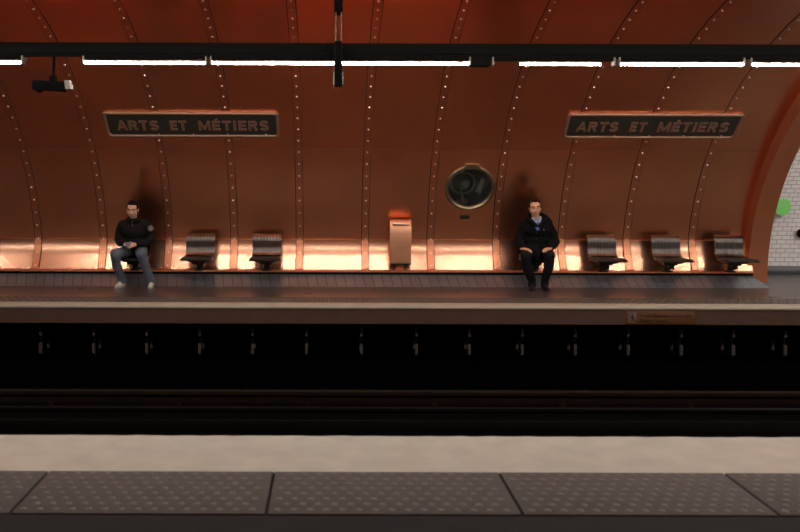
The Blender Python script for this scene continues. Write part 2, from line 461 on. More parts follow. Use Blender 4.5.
# ------------------------------------------------------------------ track
def rail(y, z, label, name='steel_rail'):
    mb = MB()
    s = [(-.07, 0), (.07, 0), (.07, .012), (.012, .03), (.010, .10), (.035, .112), (.035, .14), (-.035, .14), (-.035, .112), (-.010, .10), (-.012, .03), (-.07, .012)]
    mb.prism([(XL, y+a_, z+b_) for a_, b_ in s], (XE-XL, 0, 0))
    o = mb.build(name, M['rail'])
    tag(o, label, 'rail')
rail(9.25, -1.03, 'running rail of the far track nearest the pale near platform edge')
rail(8.0, -1.02, 'running rail of the far track on its side towards the middle of the pit')
rail(6.9, -1.02, 'running rail of the near track on its side towards the middle of the pit')
rail(5.55, -1.02, 'running rail of the near track tucked below the near platform edge')
t = empty('conductor_rail', (0, 10.02, -1.02))
mb = MB(); mb.box(XL, XE, -.05, .05, .07, .12, .008); mb.box(XL, XE, -.012, .012, -.02, .07)
mb.build('conductor_bar', M['rust'], t)
for k in range(14):
    mb = MB(); x = -8+k*1.55; mb.cyl((x, 0, -.15), (x, 0, -.02), .05, .035, 12); mb.build('insulator', M['rust'], t)
tag(t, 'rusty brown conductor rail running low beside the far platform', 'rail')
# cable brackets under the far platform overhang
bt = None
bxs = [41, 94, 147, 200, 253, 307, 362, 417, 470, 523, 576, 629, 682, 734, 786]
for i, bx in enumerate(bxs):
    x = px(bx, 11.0)
    if bt is None:
        bt = empty('cable_bracket', (x, 11.0, -.25))
        mb = MB(); mb.box(-.012, .012, .03, .05, -.45, .03); mb.box(-.01, .01, .03, .75, -.30, -.27); mb.box(-.01, .01, .03, .75, -.46, -.43)
        mb.build('post', M['black'], bt)
        mb = MB(); mb.box(-.017, .017, -.01, .03, -.18, -.075, .004); mb.build('upper_clip', M['bracket'], bt)
        mb = MB(); mb.box(-.019, .019, -.01, .03, -.42, -.285, .004); mb.build('lower_clip', M['bracket'], bt)
        mb = MB(); mb.box(-.016, .016, .30, .34, -.41, -.26, .004); mb.build('rear_clip', M['bracket'], bt)
        o = bt
    else:
        o = copy_tree(bt); o.location = (x, 11.0, -.25)
    tag(o, 'dark cable bracket with pale clips under the far platform overhang', 'bracket', 'cable brackets under the far platform')

# ------------------------------------------------------------------ lights and beam over the platforms
def beam(y, name, label):
    mb = MB(); mb.box(XL, XE, y-.05, y+.09, 3.17, 3.30, .004)
    mb.box(XL, XE, y-.02, y+.06, 3.14, 3.17)
    o = mb.build(name, M['beam']); tag(o, label, 'beam'); return o
beam(10.0, 'lighting_beam', 'long black lighting beam spanning the copper vault above the far platform')
beam(6.0, 'lighting_beam', 'long black lighting beam above the near platform edge, overhead and out of the frame')
def luminaire(x0, x1, y, label, group=None, tx0=None, tx1=None):
    t = empty('tube_light', ((x0+x1)/2, y, 3.14)); L = (x1-x0)/2; cx = (x0+x1)/2
    mb = MB()
    # trough: back plate on top, lip in front, open to the platform side
    sec = [(-.032, 0), (.09, 0), (.11, -.03), (.10, -.035), (.08, -.012), (-.026, -.012), (-.036, -.052), (-.041, -.052)]
    mb.prism([(-L, a_, b_) for a_, b_ in sec], (2*L, 0, 0))
    mb.build('housing', M['housing'], t, smooth=False)
    a_ = (tx0-cx) if tx0 is not None else -L+.03; b_ = (tx1-cx) if tx1 is not None else L-.03
    mb = MB(); mb.cyl((a_, .0, -.078), (b_, .0, -.078), .0155, seg=14); mb.build('tube', M['tube'], t)
    for s in (-1, 1):
        mb = MB(); mb.box(s*(L-.012)-.010, s*(L-.012)+.010, -.055, .05, -.10, -.001, .003); mb.build('end_cap', M['cap'], t)
    tag(t, label, 'light', group); return t
LF = [(-98, 24, 'tube light at the far left, cut by the left frame edge', None, None),
      (83, 207, 'tube light above the left station name sign', None, None),
      (210, 336, 'tube light just left of the hanging black display', None, None),
      (338, 470, 'tube light between the hanging display and the dark junction box', None, None),
      (491, 614, 'tube light directly right of the dark junction box', 520, 600),
      (617, 743, 'tube light above the right station name sign', None, None),
      (748, 874, 'tube light at the far right, cut by the right frame edge', None, None)]
for a_, b_, lb, ta, tb in LF:
    luminaire(px(a_, 10), px(b_, 10), 10.0, 'fluorescent '+lb, 'fluorescent tubes over the far platform', px(ta, 10) if ta else None, px(tb, 10) if tb else None)
for x in (-8.2, 7.0, 8.6, 10.2, 11.8):
    luminaire(x, x+1.5, 10.0, 'added fluorescent tube light for the tiled wall, beyond the frame', 'fluorescent tubes beyond the frame')
for x in (7.6, 9.2, 10.8):  # unseen extra row, added to brighten the tiled wall past the arch
    luminaire(x, x+1.5, 12.3, 'added fluorescent tube light for the tiled wall, beyond the frame', 'fluorescent tubes beyond the frame')
for k in range(13):
    x = -8.4+k*1.56
    luminaire(x, x+1.5, 6.0, 'fluorescent tube light over the near platform, overhead and out of the frame', 'fluorescent tubes over the near platform')
mb = MB(); mb.box(px(471, 9.96), px(490, 9.96), 9.94, 10.1, 3.03, 3.15, .006)
o = mb.build('junction_box', M['beam']); tag(o, 'black junction box under the lighting beam between two tubes', 'box')
# beam hangers
for i, hx in enumerate((-5.2, -1.1, 3.6)):
    pass

# hanging display, edge on
t = empty('hanging_display', (px(338, 9.7), 9.7, 2.76))
mb = MB(); mb.box(-.045, .045, -.05, .18, 0, .52, .006); mb.build('case', M['black'], t)
for s in (-1, 1):
    mb = MB(); mb.box(s*.045, s*.058, -.045, .17, .01, .155, .002); mb.build('edge_panel', M['pale'], t)
    mb = MB(); mb.cyl((s*.032, -.01, .52), (s*.032, -.01, .87), .011, seg=10); mb.build('hanger_rod', M['brass'], t)
mb = MB(); mb.box(-.05, .05, -.05, .2, .86, 1.03, .004); mb.build('ceiling_mount', M['black'], t)
tag(t, 'black hanging display seen edge-on, on two rods from the vault', 'display')

# security camera
t = empty('security_camera', (px(53, 10), 10.0, 2.72))
mb = MB(); rot = Matrix.Rotation(R(-6), 4, 'Y')
mb.box(-.24, .15, -.06, .06, .0, .115, .008, rot=Matrix.Rotation(R(3), 4, 'Y'))
mb.build('housing', M['black'], t)
mb = MB(); mb.prism([(.15, -.062, .125), (.205, -.062, .12), (.225, -.062, .02), (.165, -.062, .012)], (0, .124, 0)); mb.build('front_hood', M['pale'], t)
mb = MB(); mb.prism([(-.24, -.058, .10), (-.15, -.058, .11), (-.15, -.058, -.015), (-.19, -.058, -.02)], (0, .116, 0)); mb.build('rear_cover', M['black'], t)
mb = MB(); mb.cyl((0, .0, .10), (.01, 0, .445), .016, seg=10); mb.box(-.04, .035, -.04, .04, .02, .18, .006); mb.build('mounting_rod', M['black'], t)
tag(t, 'black security camera hanging from the lighting beam near the left edge', 'camera')

# ------------------------------------------------------------------ signs on the curved wall
def wall_frame(x, z, lift):
    """matrix at wall point: X right, Y up along the wall, Z towards the hall"""
    y = vy(z)
    dydz = -(A/H)*(z/H)/math.sqrt(1-(z/H)**2)
    up = Vector((0, dydz, 1)).normalized(); nrm = Vector((0, -up.z, up.y))
    m = Matrix(((1, up.x, nrm.x, 0), (0, up.y, nrm.y, 0), (0, up.z, nrm.z, 0), (0, 0, 0, 1)))
    return Matrix.Translation(Vector((x, y, z))+nrm*lift) @ m
def rrect(w_, h_, r_, z, n=6):
    out = []
    for cx, cy, a0 in ((w_/2-r_, h_/2-r_, 0), (-w_/2+r_, h_/2-r_, 90), (-w_/2+r_, -h_/2+r_, 180), (w_/2-r_, -h_/2+r_, 270)):
        for i in range(n+1):
            t_ = R(a0+90*i/n); out.append(Vector((cx+r_*math.cos(t_), cy+r_*math.sin(t_), z)))
    return out
def arc(cx, cy, rx, ry, a0, a1, n=12): return [(cx+rx*math.cos(R(a0+(a1-a0)*i/n)), cy+ry*math.sin(R(a0+(a1-a0)*i/n))) for i in range(n+1)]
SW = .215    # stroke width of the heavy capitals, in cap heights
h_ = SW/2
GL = {   # advance width, centre lines of the strokes (cap height 1)
 'A': (.92, [[(.10, 0), (.46, 1.0)], [(.46, 1.0), (.82, 0)], [(.22, .30), (.70, .30)]]),
 'R': (.84, [[(.13, 0), (.13, 1)], [(.13, 1-h_), (.46, 1-h_)] + arc(.46, .70, .19, .30-h_, 90, -90) + [(.13, .40+h_)], [(.46, .46), (.70, 0)]]),
 'T': (.80, [[(.40, 0), (.40, 1)], [(.03, 1-h_), (.77, 1-h_)]]),
 'S': (.82, [arc(.41, .70, .26, .30-h_, 20, 250, 14) + arc(.41, .30, .27, .30-h_+.01, 70, -160, 14)]),
 'E': (.74, [[(.13, 0), (.13, 1)], [(.13, 1-h_), (.70, 1-h_)], [(.13, .5), (.64, .5)], [(.13, h_), (.70, h_)]]),
 'M': (1.06, [[(.13, 0), (.13, 1)], [(.93, 0), (.93, 1)], [(.17, .94), (.53, .10)], [(.53, .10), (.89, .94)]]),
 'I': (.36, [[(.18, 0), (.18, 1)]]),
}
GL['É'] = (GL['E'][0], GL['E'][1]+[[(.32, 1.08), (.50, 1.24)]])
def heavy_word(wd, x0_, x1_, y0_, cap, th, m, parent):
    tot = sum(GL[c][0] for c in wd)+.09*(len(wd)-1); k_ = (x1_-x0_)/tot; x_ = x0_; mb = MB()
    for c in wd:
        for st in GL[c][1]:
            sw = SW*(.85 if c in 'MA' else .7 if len(st) == 2 and st[0][1] > 1.05 else 1)
            P2 = [Vector((x_+p[0]*k_, y0_+p[1]*cap)) for p in st]; n_ = len(P2); Lf = []; Rt = []
            for i in range(n_):
                d = (P2[min(n_-1, i+1)]-P2[max(0, i-1)]).normalized(); nn = Vector((-d.y, d.x))
                hwx = sw*cap*.5
                Lf.append(P2[i]+nn*hwx); Rt.append(P2[i]-nn*hwx)
            for i in range(n_-1):
                mb.prism([(q.x, q.y, .010-th/2) for q in (Lf[i], Lf[i+1], Rt[i+1], Rt[i])], (0, 0, th))
        x_ += (GL[c][0]+.09)*k_
    return mb.build('word', m, parent, smooth=False)
def station_sign(x, z, label):
    mw = wall_frame(x, z, .020)
    t = empty('station_sign', mw.translation); t.rotation_euler = mw.to_euler()
    W_, H_ = 2.56, .485
    mb = MB(); mb.prism(rrect(W_-.06, H_-.06, .03, -.03), (0, 0, .035)); mb.build('panel', M['sign_dark'], t, smooth=False)
    # frame ring
    mb = MB(); oo = rrect(W_, H_, .055, 0); ii = rrect(W_-.09, H_-.09, .03, 0); n_ = len(oo)
    for za, zb in ((-.03, .028),):
        def V(p, z_): return (p.x, p.y, z_)
        for i in range(n_):
            j = (i+1) % n_
            mo = lambda k: oo[k].lerp(ii[k], .25); mi_ = lambda k: oo[k].lerp(ii[k], .75)
            mb.poly([V(oo[i], za), V(oo[j], za), V(oo[j], zb-.01), V(oo[i], zb-.01)])
            mb.poly([V(oo[i], zb-.01), V(oo[j], zb-.01), V(mo(j), zb), V(mo(i), zb)])
            mb.poly([V(mo(i), zb), V(mo(j), zb), V(mi_(j), zb), V(mi_(i), zb)])
            mb.poly([V(mi_(i), zb), V(mi_(j), zb), V(ii[j], zb-.01), V(ii[i], zb-.01)])
            mb.poly([V(ii[i], zb-.01), V(ii[j], zb-.01), V(ii[j], 0), V(ii[i], 0)])
    bmesh.ops.remove_doubles(mb.bm, verts=mb.bm.verts[:], dist=.0001)
    mb.build('frame', M['sign_frame'], t)
    for wd, x0_, x1_ in (('ARTS', -1.11, -.49), ('ET', -.325, -.08), ('MÉTIERS', .085, 1.13)):
        heavy_word(wd, x0_, x1_, -.108, .185, .014, M['sign_letter'], t)
    mb = MB()
    for q in (-.48, -.2, .0, .2, .42):
        mb.ball((q*W_, -H_/2+.055, .008), .010, 8)
    mb.build('rivets', M['rivet'], t)
    tag(t, label, 'sign', 'station name signs'); return t
sz = pz(124, 12.17)
station_sign(px(191.7, 12.12), sz, 'framed dark ARTS ET MÉTIERS name sign above the seated man in jeans')
station_sign(px(652.7, 12.12), sz, 'framed dark ARTS ET MÉTIERS name sign on the right, above the empty seats')

# ------------------------------------------------------------------ porthole
mw = wall_frame(PX, PZ, 0)
t = empty('porthole', mw.translation); t.rotation_euler = mw.to_euler()
mb = MB()
ring = [(.392, -.02), (.392, .03), (.380, .045), (.352, .05), (.335, .035), (.328, .015), (.328, -.03)]
n_ = 72
for i in range(n_):
    a_, b_ = 2*math.pi*i/n_, 2*math.pi*(i+1)/n_
    for (r1, z1), (r2, z2) in zip(ring, ring[1:]):
        mb.poly([(r1*math.cos(a_), r1*math.sin(a_), z1), (r1*math.cos(b_), r1*math.sin(b_), z1), (r2*math.cos(b_), r2*math.sin(b_), z2), (r2*math.cos(a_), r2*math.sin(a_), z2)])
bmesh.ops.remove_doubles(mb.bm, verts=mb.bm.verts[:], dist=.0001)
fr = mb.build('rim', M['brass'], t)
mb = MB(); mb.box(-.11, .11, .375, .425, .0, .06, .006); mb.box(-.13, -.07, .36, .40, .03, .07, .006); mb.box(.07, .13, .36, .40, .03, .07, .006)
mb.build('hinge', M['brass'], t)
mb = MB(); mb.cyl((0, 0, .010), (0, 0, .016), .332, seg=72); mb.build('pane', M['glass'], t, smooth=False)
mb = MB()
for i in range(n_):
    a_, b_ = 2*math.pi*i/n_, 2*math.pi*(i+1)/n_
    mb.poly([(.40*math.cos(a_), .40*math.sin(a_), -.012), (.40*math.cos(b_), .40*math.sin(b_), -.012), (.40*math.cos(b_), .40*math.sin(b_), -.40), (.40*math.cos(a_), .40*math.sin(a_), -.40)])
mb.cyl((0, 0, -.42), (0, 0, -.40), .40, seg=48)
mb.build('display_drum', M['sign_dark'], t, smooth=False)
tag(t, 'round porthole with worn brass rim and dark glass on the copper wall', 'porthole')
e = empty('exhibit_model', mw @ Vector((-.06, -.31, -.22))); e.rotation_euler = mw.to_euler()
mb = MB(); mb.torus((-.02, .27, 0), .19, .018, None, 40, 8); mb.torus((-.02, .27, 0), .19, .012, Matrix.Rotation(R(75), 3, 'Y'), 40, 8); mb.ball((-.02, .27, 0), .12, 20)
mb.build('globe', mat('verdigris', (.16, .19, .14, 1), .5, .3), e)
mb = MB(); mb.cyl((0, -.06, 0), (-.02, .1, 0), .05, .02, 16); mb.cyl((0, -.08, 0), (0, -.05, 0), .1, .1, 20); mb.build('stand', M['brass'], e)
mb = MB(); mb.cap((.26, .10, .02), (.29, .34, .02), .022, .035); mb.cap((.22, .12, .0), (.24, .26, 0), .02, .012); mb.build('figurine', M['pale'], e)
tag(e, 'dim greenish globe model shown behind the porthole glass', 'model')
pm = wall_frame(px(466, 12.95), pz(216.7, 12.98), .004)
mb = MB(); mb.box(-.078, .078, -.032, .032, -.01, .008, .002)
o = mb.build('plaque', M['plaque']); o.matrix_world = pm; tag(o, 'small dark plaque on the copper wall below the porthole', 'plaque')

# ------------------------------------------------------------------ litter bin
t = empty('litter_bin', (px(401, 12.86), 12.86, .225))
mb = MB()
sec = [(.0, .120), (.0, .44), (.010, .62), (.035, .74), (.065, .785), (.13, .80), (.18, .78), (.19, .10)]
def binslice(hw_, s0):
    return [(hw_, y_, z_) for y_, z_ in s0]
n_ = len(sec)
for s0, s1 in ((-1, 1),):
    L = [mb.bm.verts.new((-.158 if z_ < .2 else -.168, y_, z_)) for y_, z_ in sec]
    Rr_ = [mb.bm.verts.new((.160 if z_ < .2 else .168, y_, z_)) for y_, z_ in sec]
    mb.bm.faces.new(L); mb.bm.faces.new(Rr_[::-1])
    for i in range(n_): mb.bm.faces.new([L[i], L[(i+1) % n_], Rr_[(i+1) % n_], Rr_[i]])
es = [e_ for e_ in mb.bm.edges]
bmesh.ops.bevel(mb.bm, geom=es, offset=.008, segments=2, affect='EDGES')
mb.build('body', mat('copper_bin', (.66, .33, .195, 1), .38, .75, noise=.1, nscale=4), t)
mb = MB(); mb.box(-.128, .128, -.012, .03, .715, .765, .012, rot=Matrix.Rotation(R(-38), 4, 'X')); mb.build('opening_flap', M['rivet'], t)
mb = MB(); mb.box(-.160, .162, -.004, .19, .095, .118, .003); mb.build('bottom_tray', M['darksteel'], t)
mb = MB(); mb.box(-.06, .06, .10, .25, 0, .096, .004); mb.build('foot', M['copper_strip'], t)
tag(t, 'copper litter bin mounted at the wall below and left of the porthole', 'bin')

# ------------------------------------------------------------------ seats
def seat_parts(t):
    W_ = .45; ns = 9; sw = W_/ns
    pan = [(-.29, .440), (-.275, .452), (-.2, .455), (.06, .450)]
    back = [(.06, .450), (.115, .458), (.152, .485), (.172, .53), (.182, .60), (.184, .67), (.192, .72), (.215, .765), (.25, .785), (.28, .78)]
    def slats(pts, th):
        mb = MB()
        for i in range(ns):
            xa = -W_/2+i*sw+.0015; xb = xa+sw-.003; xm = (xa+xb)/2
            up = []
            for q in range(len(pts)):
                p0 = Vector(pts[max(0, q-1)]); p1 = Vector(pts[min(len(pts)-1, q+1)]); d = (p1-p0).normalized(); nn = Vector((-d.y, d.x))
                c = Vector(pts[q]); up.append((c, nn))
            rows = []
            for c, nn in up:
                a1 = c+nn*0; a2 = c+nn*.0012; lo = c-nn*th
                rows.append([mb.bm.verts.new(v) for v in ((xa, a1.x, a1.y), (xm-.012, a2.x, a2.y), (xm+.012, a2.x, a2.y), (xb, a1.x, a1.y), (xb, lo.x, lo.y), (xa, lo.x, lo.y))])
            for r0, r1 in zip(rows, rows[1:]):
                for q in range(6): mb.bm.faces.new([r0[q], r0[(q+1) % 6], r1[(q+1) % 6], r1[q]])
            mb.bm.faces.new(rows[0]); mb.bm.faces.new(rows[-1][::-1])
        return mb
    slats(pan, .012).build('seat', M['darksteel'], t)
    slats(back, .012).build('backrest', M['steel'], t)
    mb = MB(); mb.box(-.235, .235, -.30, .08, .412, .436, .006); mb.build('seat_frame', M['darksteel'], t)
    mb = MB(); mb.box(-.15, .15, -.12, .13, .375, .412, .006); mb.box(-.10, .10, -.02, .14, .335, .375, .006); mb.build('bracket', M['darksteel'], t)
    mb = MB(); mb.cyl((0, .14, .225), (0, .14, .37), .055, .045, 16); mb.cyl((0, .14, .225), (0, .14, .245), .085, seg=16)
    mb.box(-.02, .07, .02, .16, .27, .34, .01)
    mb.build('pedestal', M['darksteel'], t)
SEATS = [(134, 'slatted steel seat with the man in jeans sitting on it', -3.0),
         (200.5, 'empty slatted steel seat nearest to the man in jeans', None),
         (267, 'empty slatted steel seat just left of the copper litter bin', None),
         (537.5, 'slatted steel seat with the man in the black coat sitting on it', 3.20),
         (602.5, 'empty slatted steel seat just right of the man in the black coat', None),
         (666.5, 'empty slatted steel seat in the middle of the three on the right', None),
         (729.5, 'empty slatted steel seat nearest the white tiled opening', None)]
s0 = None
for sx_, lb, xx in SEATS:
    x = xx if xx is not None else px(sx_, 12.93)
    if s0 is None:
        s0 = empty('bench_seat', (x, 12.76, 0)); seat_parts(s0); o = s0
    else:
        o = copy_tree(s0); o.location = (x, 12.76, 0)
    tag(o, lb, 'seat', 'single seats along the copper wall')

# ------------------------------------------------------------------ warning sign on the platform face
t = empty('warning_sign', (px(660.5, EF), EF-.002, pz(315.7, EF)-.012))
hw, hh = 34.3*EF/F, 6.6*EF/F
mb = MB(); mb.box(-hw, hw, -.010, .002, -hh, hh, .003); mb.build('plate', M['amber'], t)
mb = MB(); mb.box(-hw+.03, -hw+.13, -.0125, -.009, -.065, .065, .001); mb.build('pictogram_field', mat('picto_ground', (.20, .14, .11, 1), .6), t)
mb = MB(); cx = -hw+.08
mb.cyl((cx, -.0135, .042), (cx, -.012, .042), .012, seg=14)
for a_, b_ in (((cx, .03), (cx+.01, -.01)), ((cx+.01, -.01), (cx+.03, -.05)), ((cx+.01, -.01), (cx-.015, -.035)), ((cx, .022), (cx-.028, .0)), ((cx, .022), (cx+.03, .01))):
    mb.cyl((a_[0], -.013, a_[1]), (b_[0], -.013, b_[1]), .006, seg=8)
mb.cyl((cx-.042, -.013, .05), (cx+.042, -.013, -.055), .004, seg=8)
mb.build('pictogram', M['signink'], t)
mx = Matrix.Rotation(R(90), 4, 'X')
def text_line(body, w_, h_, x0_, z0_):
    ws = body.split(' '); ms = [text_mesh('word', q, M['signink'], t, 1, h_, .003, Matrix(), .006) for q in ws]
    wd = [len(q)*.58+.1 for q in ws]; tot = sum(wd)+.45*(len(ws)-1); k_ = w_/tot; x_ = x0_
    for o_, q in zip(ms, wd):
        o_.data.transform(Matrix.Translation((x_+q*k_/2, -.0115, z0_)) @ mx @ Matrix.Diagonal((q*k_, 1, 1, 1))); x_ += (q+.45)*k_
text_line('Ne pas descendre sur la voie', .66, .042, -.265, .032)
text_line('Danger de mort', .37, .042, -.265, -.036)
tag(t, 'amber warning plate with walking figure on the far platform face', 'sign')

# things on the tiled wall
dz = pz(205.5, 14.2); dy = CY+A2*math.sqrt(1-(dz/H2)**2)-.03
mb = MB(); mb.cyl((0, 0, 0), (0, -.02, 0), .155, seg=48)  # solid green disc stands in for a sign's reflection on the tiles
o = mb.build('reflection_disc', M['greydisc'], loc=(px(781.5, dy), dy, dz)); tag(o, 'green round disc on the white tiled wall, half hidden by the arch', 'sign')
kz = pz(232, 14.4); ky = CY+A2*math.sqrt(1-(kz/H2)**2)-.03
t = empty('wall_fitting', (px(800.5, ky), ky, kz))  # plain black round fitting, emits nothing
mb = MB(); mb.ball((0, -.03, 0), .055, 20, (1, .7, 1.3)); mb.torus((0, -.02, 0), .06, .015, Matrix.Rotation(R(90), 3, 'X'), 32, 8); mb.build('body', M['black'], t)
mb = MB(); mb.cyl((0, .05, -.02), (0, -.02, -.02), .03, seg=12); mb.build('mount', M['black'], t)
tag(t, 'small black round fitting on white tiles at the right frame edge', 'fitting')

#PEOPLE
# ------------------------------------------------------------------ people
tex = bpy.data.textures.new('folds', 'CLOUDS'); tex.noise_scale = .11; tex.noise_depth = 2
def cloth(mb, name, m, parent, voxel=.008, amp=.016, smooth=3):
    o = mb.build(name, m, parent)
    return bake(o, [('REMESH', dict(mode='VOXEL', voxel_size=voxel, use_smooth_shade=True)),
                    ('SMOOTH', dict(factor=.6, iterations=smooth)),
                    ('DISPLACE', dict(texture=tex, strength=amp, mid_level=.5, texture_coords='LOCAL')),
                    ('SMOOTH', dict(factor=.5, iterations=1))])
V = Vector
def hand(mb, wrist, f, n, s, curl=(20, 30, 20), k=1.0, spread=.004):
    wrist = V(wrist); f = V(f).normalized(); n = V(n); n = (n-f*n.dot(f)).normalized()
    s = V(s); s = (s-f*s.dot(f)-n*s.dot(n)).normalized()
    offs = (.031, .0105, -.0105, -.031); lens = (.070, .078, .072, .056)
    for i, (o_, L) in enumerate(zip(offs, lens)):
        kn = wrist+(f*(.088-(.004 if i in (0, 2) else .012 if i == 3 else 0))+s*o_)*k
        mb.cap(wrist+s*o_*.55*k+f*.005, kn, .0155*k, .0115*k, 10)
        p = kn; ang = 0; d = f+s*(o_*spread*60)
        for sg, frac in enumerate((.45, .30, .25)):
            ang += R(curl[sg]+3*i)
            dd = (d*math.cos(ang)-n*math.sin(ang)).normalized()
            q = p+dd*L*frac*k
            mb.cap(p, q, (.0098-.0010*sg)*k, (.0090-.0010*sg)*k, 10); p = q
    b = wrist+(f*.018+s*.022-n*.004)*k
    p1 = b+(f*.55+s*.75-n*.25).normalized()*.040*k
    p2 = p1+(f*.85+s*.35-n*.3).normalized()*.030*k
    p3 = p2+(f*.95+s*.05-n*.35).normalized()*.024*k
    mb.chain([b, p1, p2, p3], [.015*k, .0120*k, .0105*k, .0085*k], 10)
def head(t, body, c, rot, skin, grey=False, wide=1.0, hair_top=.0):
    """adds head volumes to the body; hair, eyes, brows and lips are parts"""
    c = V(c); T = Matrix.Translation(c) @ rot
    def P(x, y, z): return T @ V((x*wide, y, z))
    r3 = rot
    body.ball(P(0, .018, .030), .083, 24, (.93*wide, 1.10, 1.0), r3)       # cranium
    body.ball(P(0, -.030, .020), .066, 20, (.98*wide, .92, 1.0), r3)       # forehead and face
    body.ball(P(0, -.028, -.038), .062, 20, (1.07*wide, 1.0, 1.02), r3)   # cheeks, jaw
    body.ball(P(0, -.048, -.082), .030, 16, (1.15*wide, .9, .85), r3)      # chin
    body.cap(P(-.046, .0, -.060), P(-.018, -.05, -.084), .026, .021, 10)
    body.cap(P(.046, .0, -.060), P(.018, -.05, -.084), .026, .021, 10)
    for s in (-1, 1):
        body.ball(P(s*.038, -.064, -.024), .020, 12, (1, .7, 1), r3)       # cheekbone
        body.cap(P(s*.010, -.088, .026), P(s*.045, -.076, .024), .009, .009, 10)   # brow ridge
        body.ball(P(s*.074, .006, -.010), .024, 12, (.55, .75, 1.15), r3)  # ear
        body.ball(P(s*.009, -.098, -.032), .009, 8)
    body.cap(P(0, -.088, .016), P(0, -.107, -.028), .008, .0125, 10)       # nose
    body.ball(P(0, -.088, -.055), .016, 10, (1.4, .6, .8), r3)
    for s in (-1, 1):
        mb = MB(); mb.ball(P(s*.031, -.079, .004), .0125, 12, (1.1, .8, .55), r3)
        e_ = mb.build('eye', M['eyewhite'], t)
        mb = MB(); mb.ball(P(s*.031, -.0885, .003), .0068, 10, (1, .6, 1), r3); mb.build('iris', M['iris'], e_)
        mb = MB(); mb.chain([P(s*.014, -.097, .027), P(s*.032, -.094, .031), P(s*.052, -.080, .026)], [.004, .0045, .003], 8); mb.build('eyebrow', M['hair'], t)
    mb = MB(); mb.chain([P(-.022, -.090, -.060), P(0, -.100, -.056), P(.022, -.090, -.060)], [.003, .0055, .003], 10)
    mb.chain([P(-.018, -.089, -.066), P(0, -.098, -.067), P(.018, -.089, -.066)], [.003, .006, .003], 10)
    mb.build('lips', M['lips'], t)
    return P
def shoe(name, heel, toe, m, parent, sole=M['sole'], up=.085):
    h = V((heel[0], heel[1], 0)); e = V((toe[0], toe[1], 0)); d = (e-h); L = d.length; d.normalize(); mb = MB()
    mb.cap(h+d*.045+V((0, 0, .05)), h+d*.05+V((0, 0, up)), .040, .036)
    mb.cap(h+d*.045+V((0, 0, .045)), h+d*(L*.62)+V((0, 0, .042)), .038, .036)
    mb.cap(h+d*.06+V((0, 0, up)), h+d*(L*.66)+V((0, 0, .045)), .032, .030)
    mb.cap(h+d*(L*.62)+V((0, 0, .040)), h+d*(L-.042)+V((0, 0, .036)), .038, .028)
    o = blend(mb, name, m, parent, .006, 3)
    q = d.to_track_quat('X', 'Z').to_matrix().to_4x4()
    mb = MB(); pts = []
    for i in range(28):
        a = 2*math.pi*i/28; x = L/2+L/2*math.cos(a); wv = .047*(1 if x > L*.5 else .82)
        y = wv*math.copysign(abs(math.sin(a))**.7, math.sin(a)); pts.append(h+(q @ V((x, y, 0)))+V((0, 0, .001)))
    mb.prism(pts, (0, 0, .020)); mb.build('sole', sole, o)
    return o

# ---- man in jeans, hands together
t = empty('person', (-2.955, 12.66, 0))
B = MB()
rot = Matrix.Rotation(R(14), 4, 'X') @ Matrix.Rotation(R(4), 4, 'Y')
hc = V((0, -.155, 1.190))
P_ = head(t, B, hc, rot, 'skin', wide=1.12)
B.chain([(0, -.01, .96), (0, -.075, 1.06), (0, -.120, 1.13)], [.055, .054, .056])
B.chain([(0, .08, .56), (0, .05, .72), (0, .0, .88), (0, -.01, .96)], [.10, .10, .10, .06])
for s in (-1, 1):
    B.chain([(0, -.01, .93), (s*.165, -.015, .93), (s*.235, .032, .82), (s*.250, .012, .71)], [.07, .04, .036, .034])
    B.chain([(0, .08, .56), (s*.09, .05, .55), (s*.20, -.37, .535)], [.08, .065, .045])
B.chain([(-.25, .012, .71), (-.185, -.13, .675), (-.085, -.27, .665)], [.034, .032, .025]); B.chain([(.25, .012, .71), (.185, -.13, .675), (.075, -.27, .665)], [.034, .032, .025])
B.chain([(-.20, -.37, .535), (-.165, -.06, .12)], [.045, .03]); B.chain([(.19, -.37, .535), (.265, -.08, .12)], [.045, .03])
hand(B, (-.085, -.275, .665), (.72, -.62, .0), (-.35, -.45, .6), (.2, .1, .95), (22, 38, 25), 1.05)
hand(B, (.075, -.275, .665), (-.72, -.60, -.05), (.35, -.45, .6), (-.2, .1, .95), (30, 42, 30), 1.05)
blend(B, 'body', M['skin'], t, .0042, 2, .5)
# hair: short, dark
mb = MB(); mb.ball(P_(0, .030, .050), .0815, 24, (1.06, 1.10, .96), rot); mb.ball(P_(0, .0, .074), .060, 20, (.95, 1.0, .64), rot)
for s in (-1, 1): mb.ball(P_(s*.068, -.008, .034), .028, 12, (.6, 1.2, 1.2), rot)
mb.ball(P_(0, .062, -.005), .055, 16, (1.1, .7, 1.1), rot)
blend(mb, 'hair', M['hair'], t, .006, 3)
mb = MB()
mb.ball((0, .07, .60), .165, 20, (1.12, .95, .85)); mb.ball((0, .045, .72), .165, 20, (1.15, .9, 1)); mb.ball((0, .0, .86), .17, 20, (1.22, .88, .9))
mb.cap((-.155, -.015, .945), (.155, -.015, .945), .083)
mb.cap((-.06, -.03, 1.00), (.06, -.03, 1.00), .072)
for s in (-1, 1):
    mb.chain([(s*.175, -.02, .94), (s*.238, .03, .82), (s*.252, .01, .715)], [.078, .069, .064])
mb.chain([(-.252, .01, .715), (-.185, -.13, .675), (-.105, -.245, .668)], [.066, .058, .043])
mb.chain([(.252, .01, .715), (.185, -.13, .675), (.095, -.245, .668)], [.066, .058, .043])
mb.ball((0, -.03, .60), .13, 16, (1.1, .8, .5))
jk = cloth(mb, 'jacket', M['jacket'], t, .008, .022)
mb = MB(); mb.torus((0, -.082, 1.045), .072, .021, Matrix.Rotation(R(24), 3, 'X'), 40, 12, 1, 1.6); mb.build('collar', M['jacket'], jk)
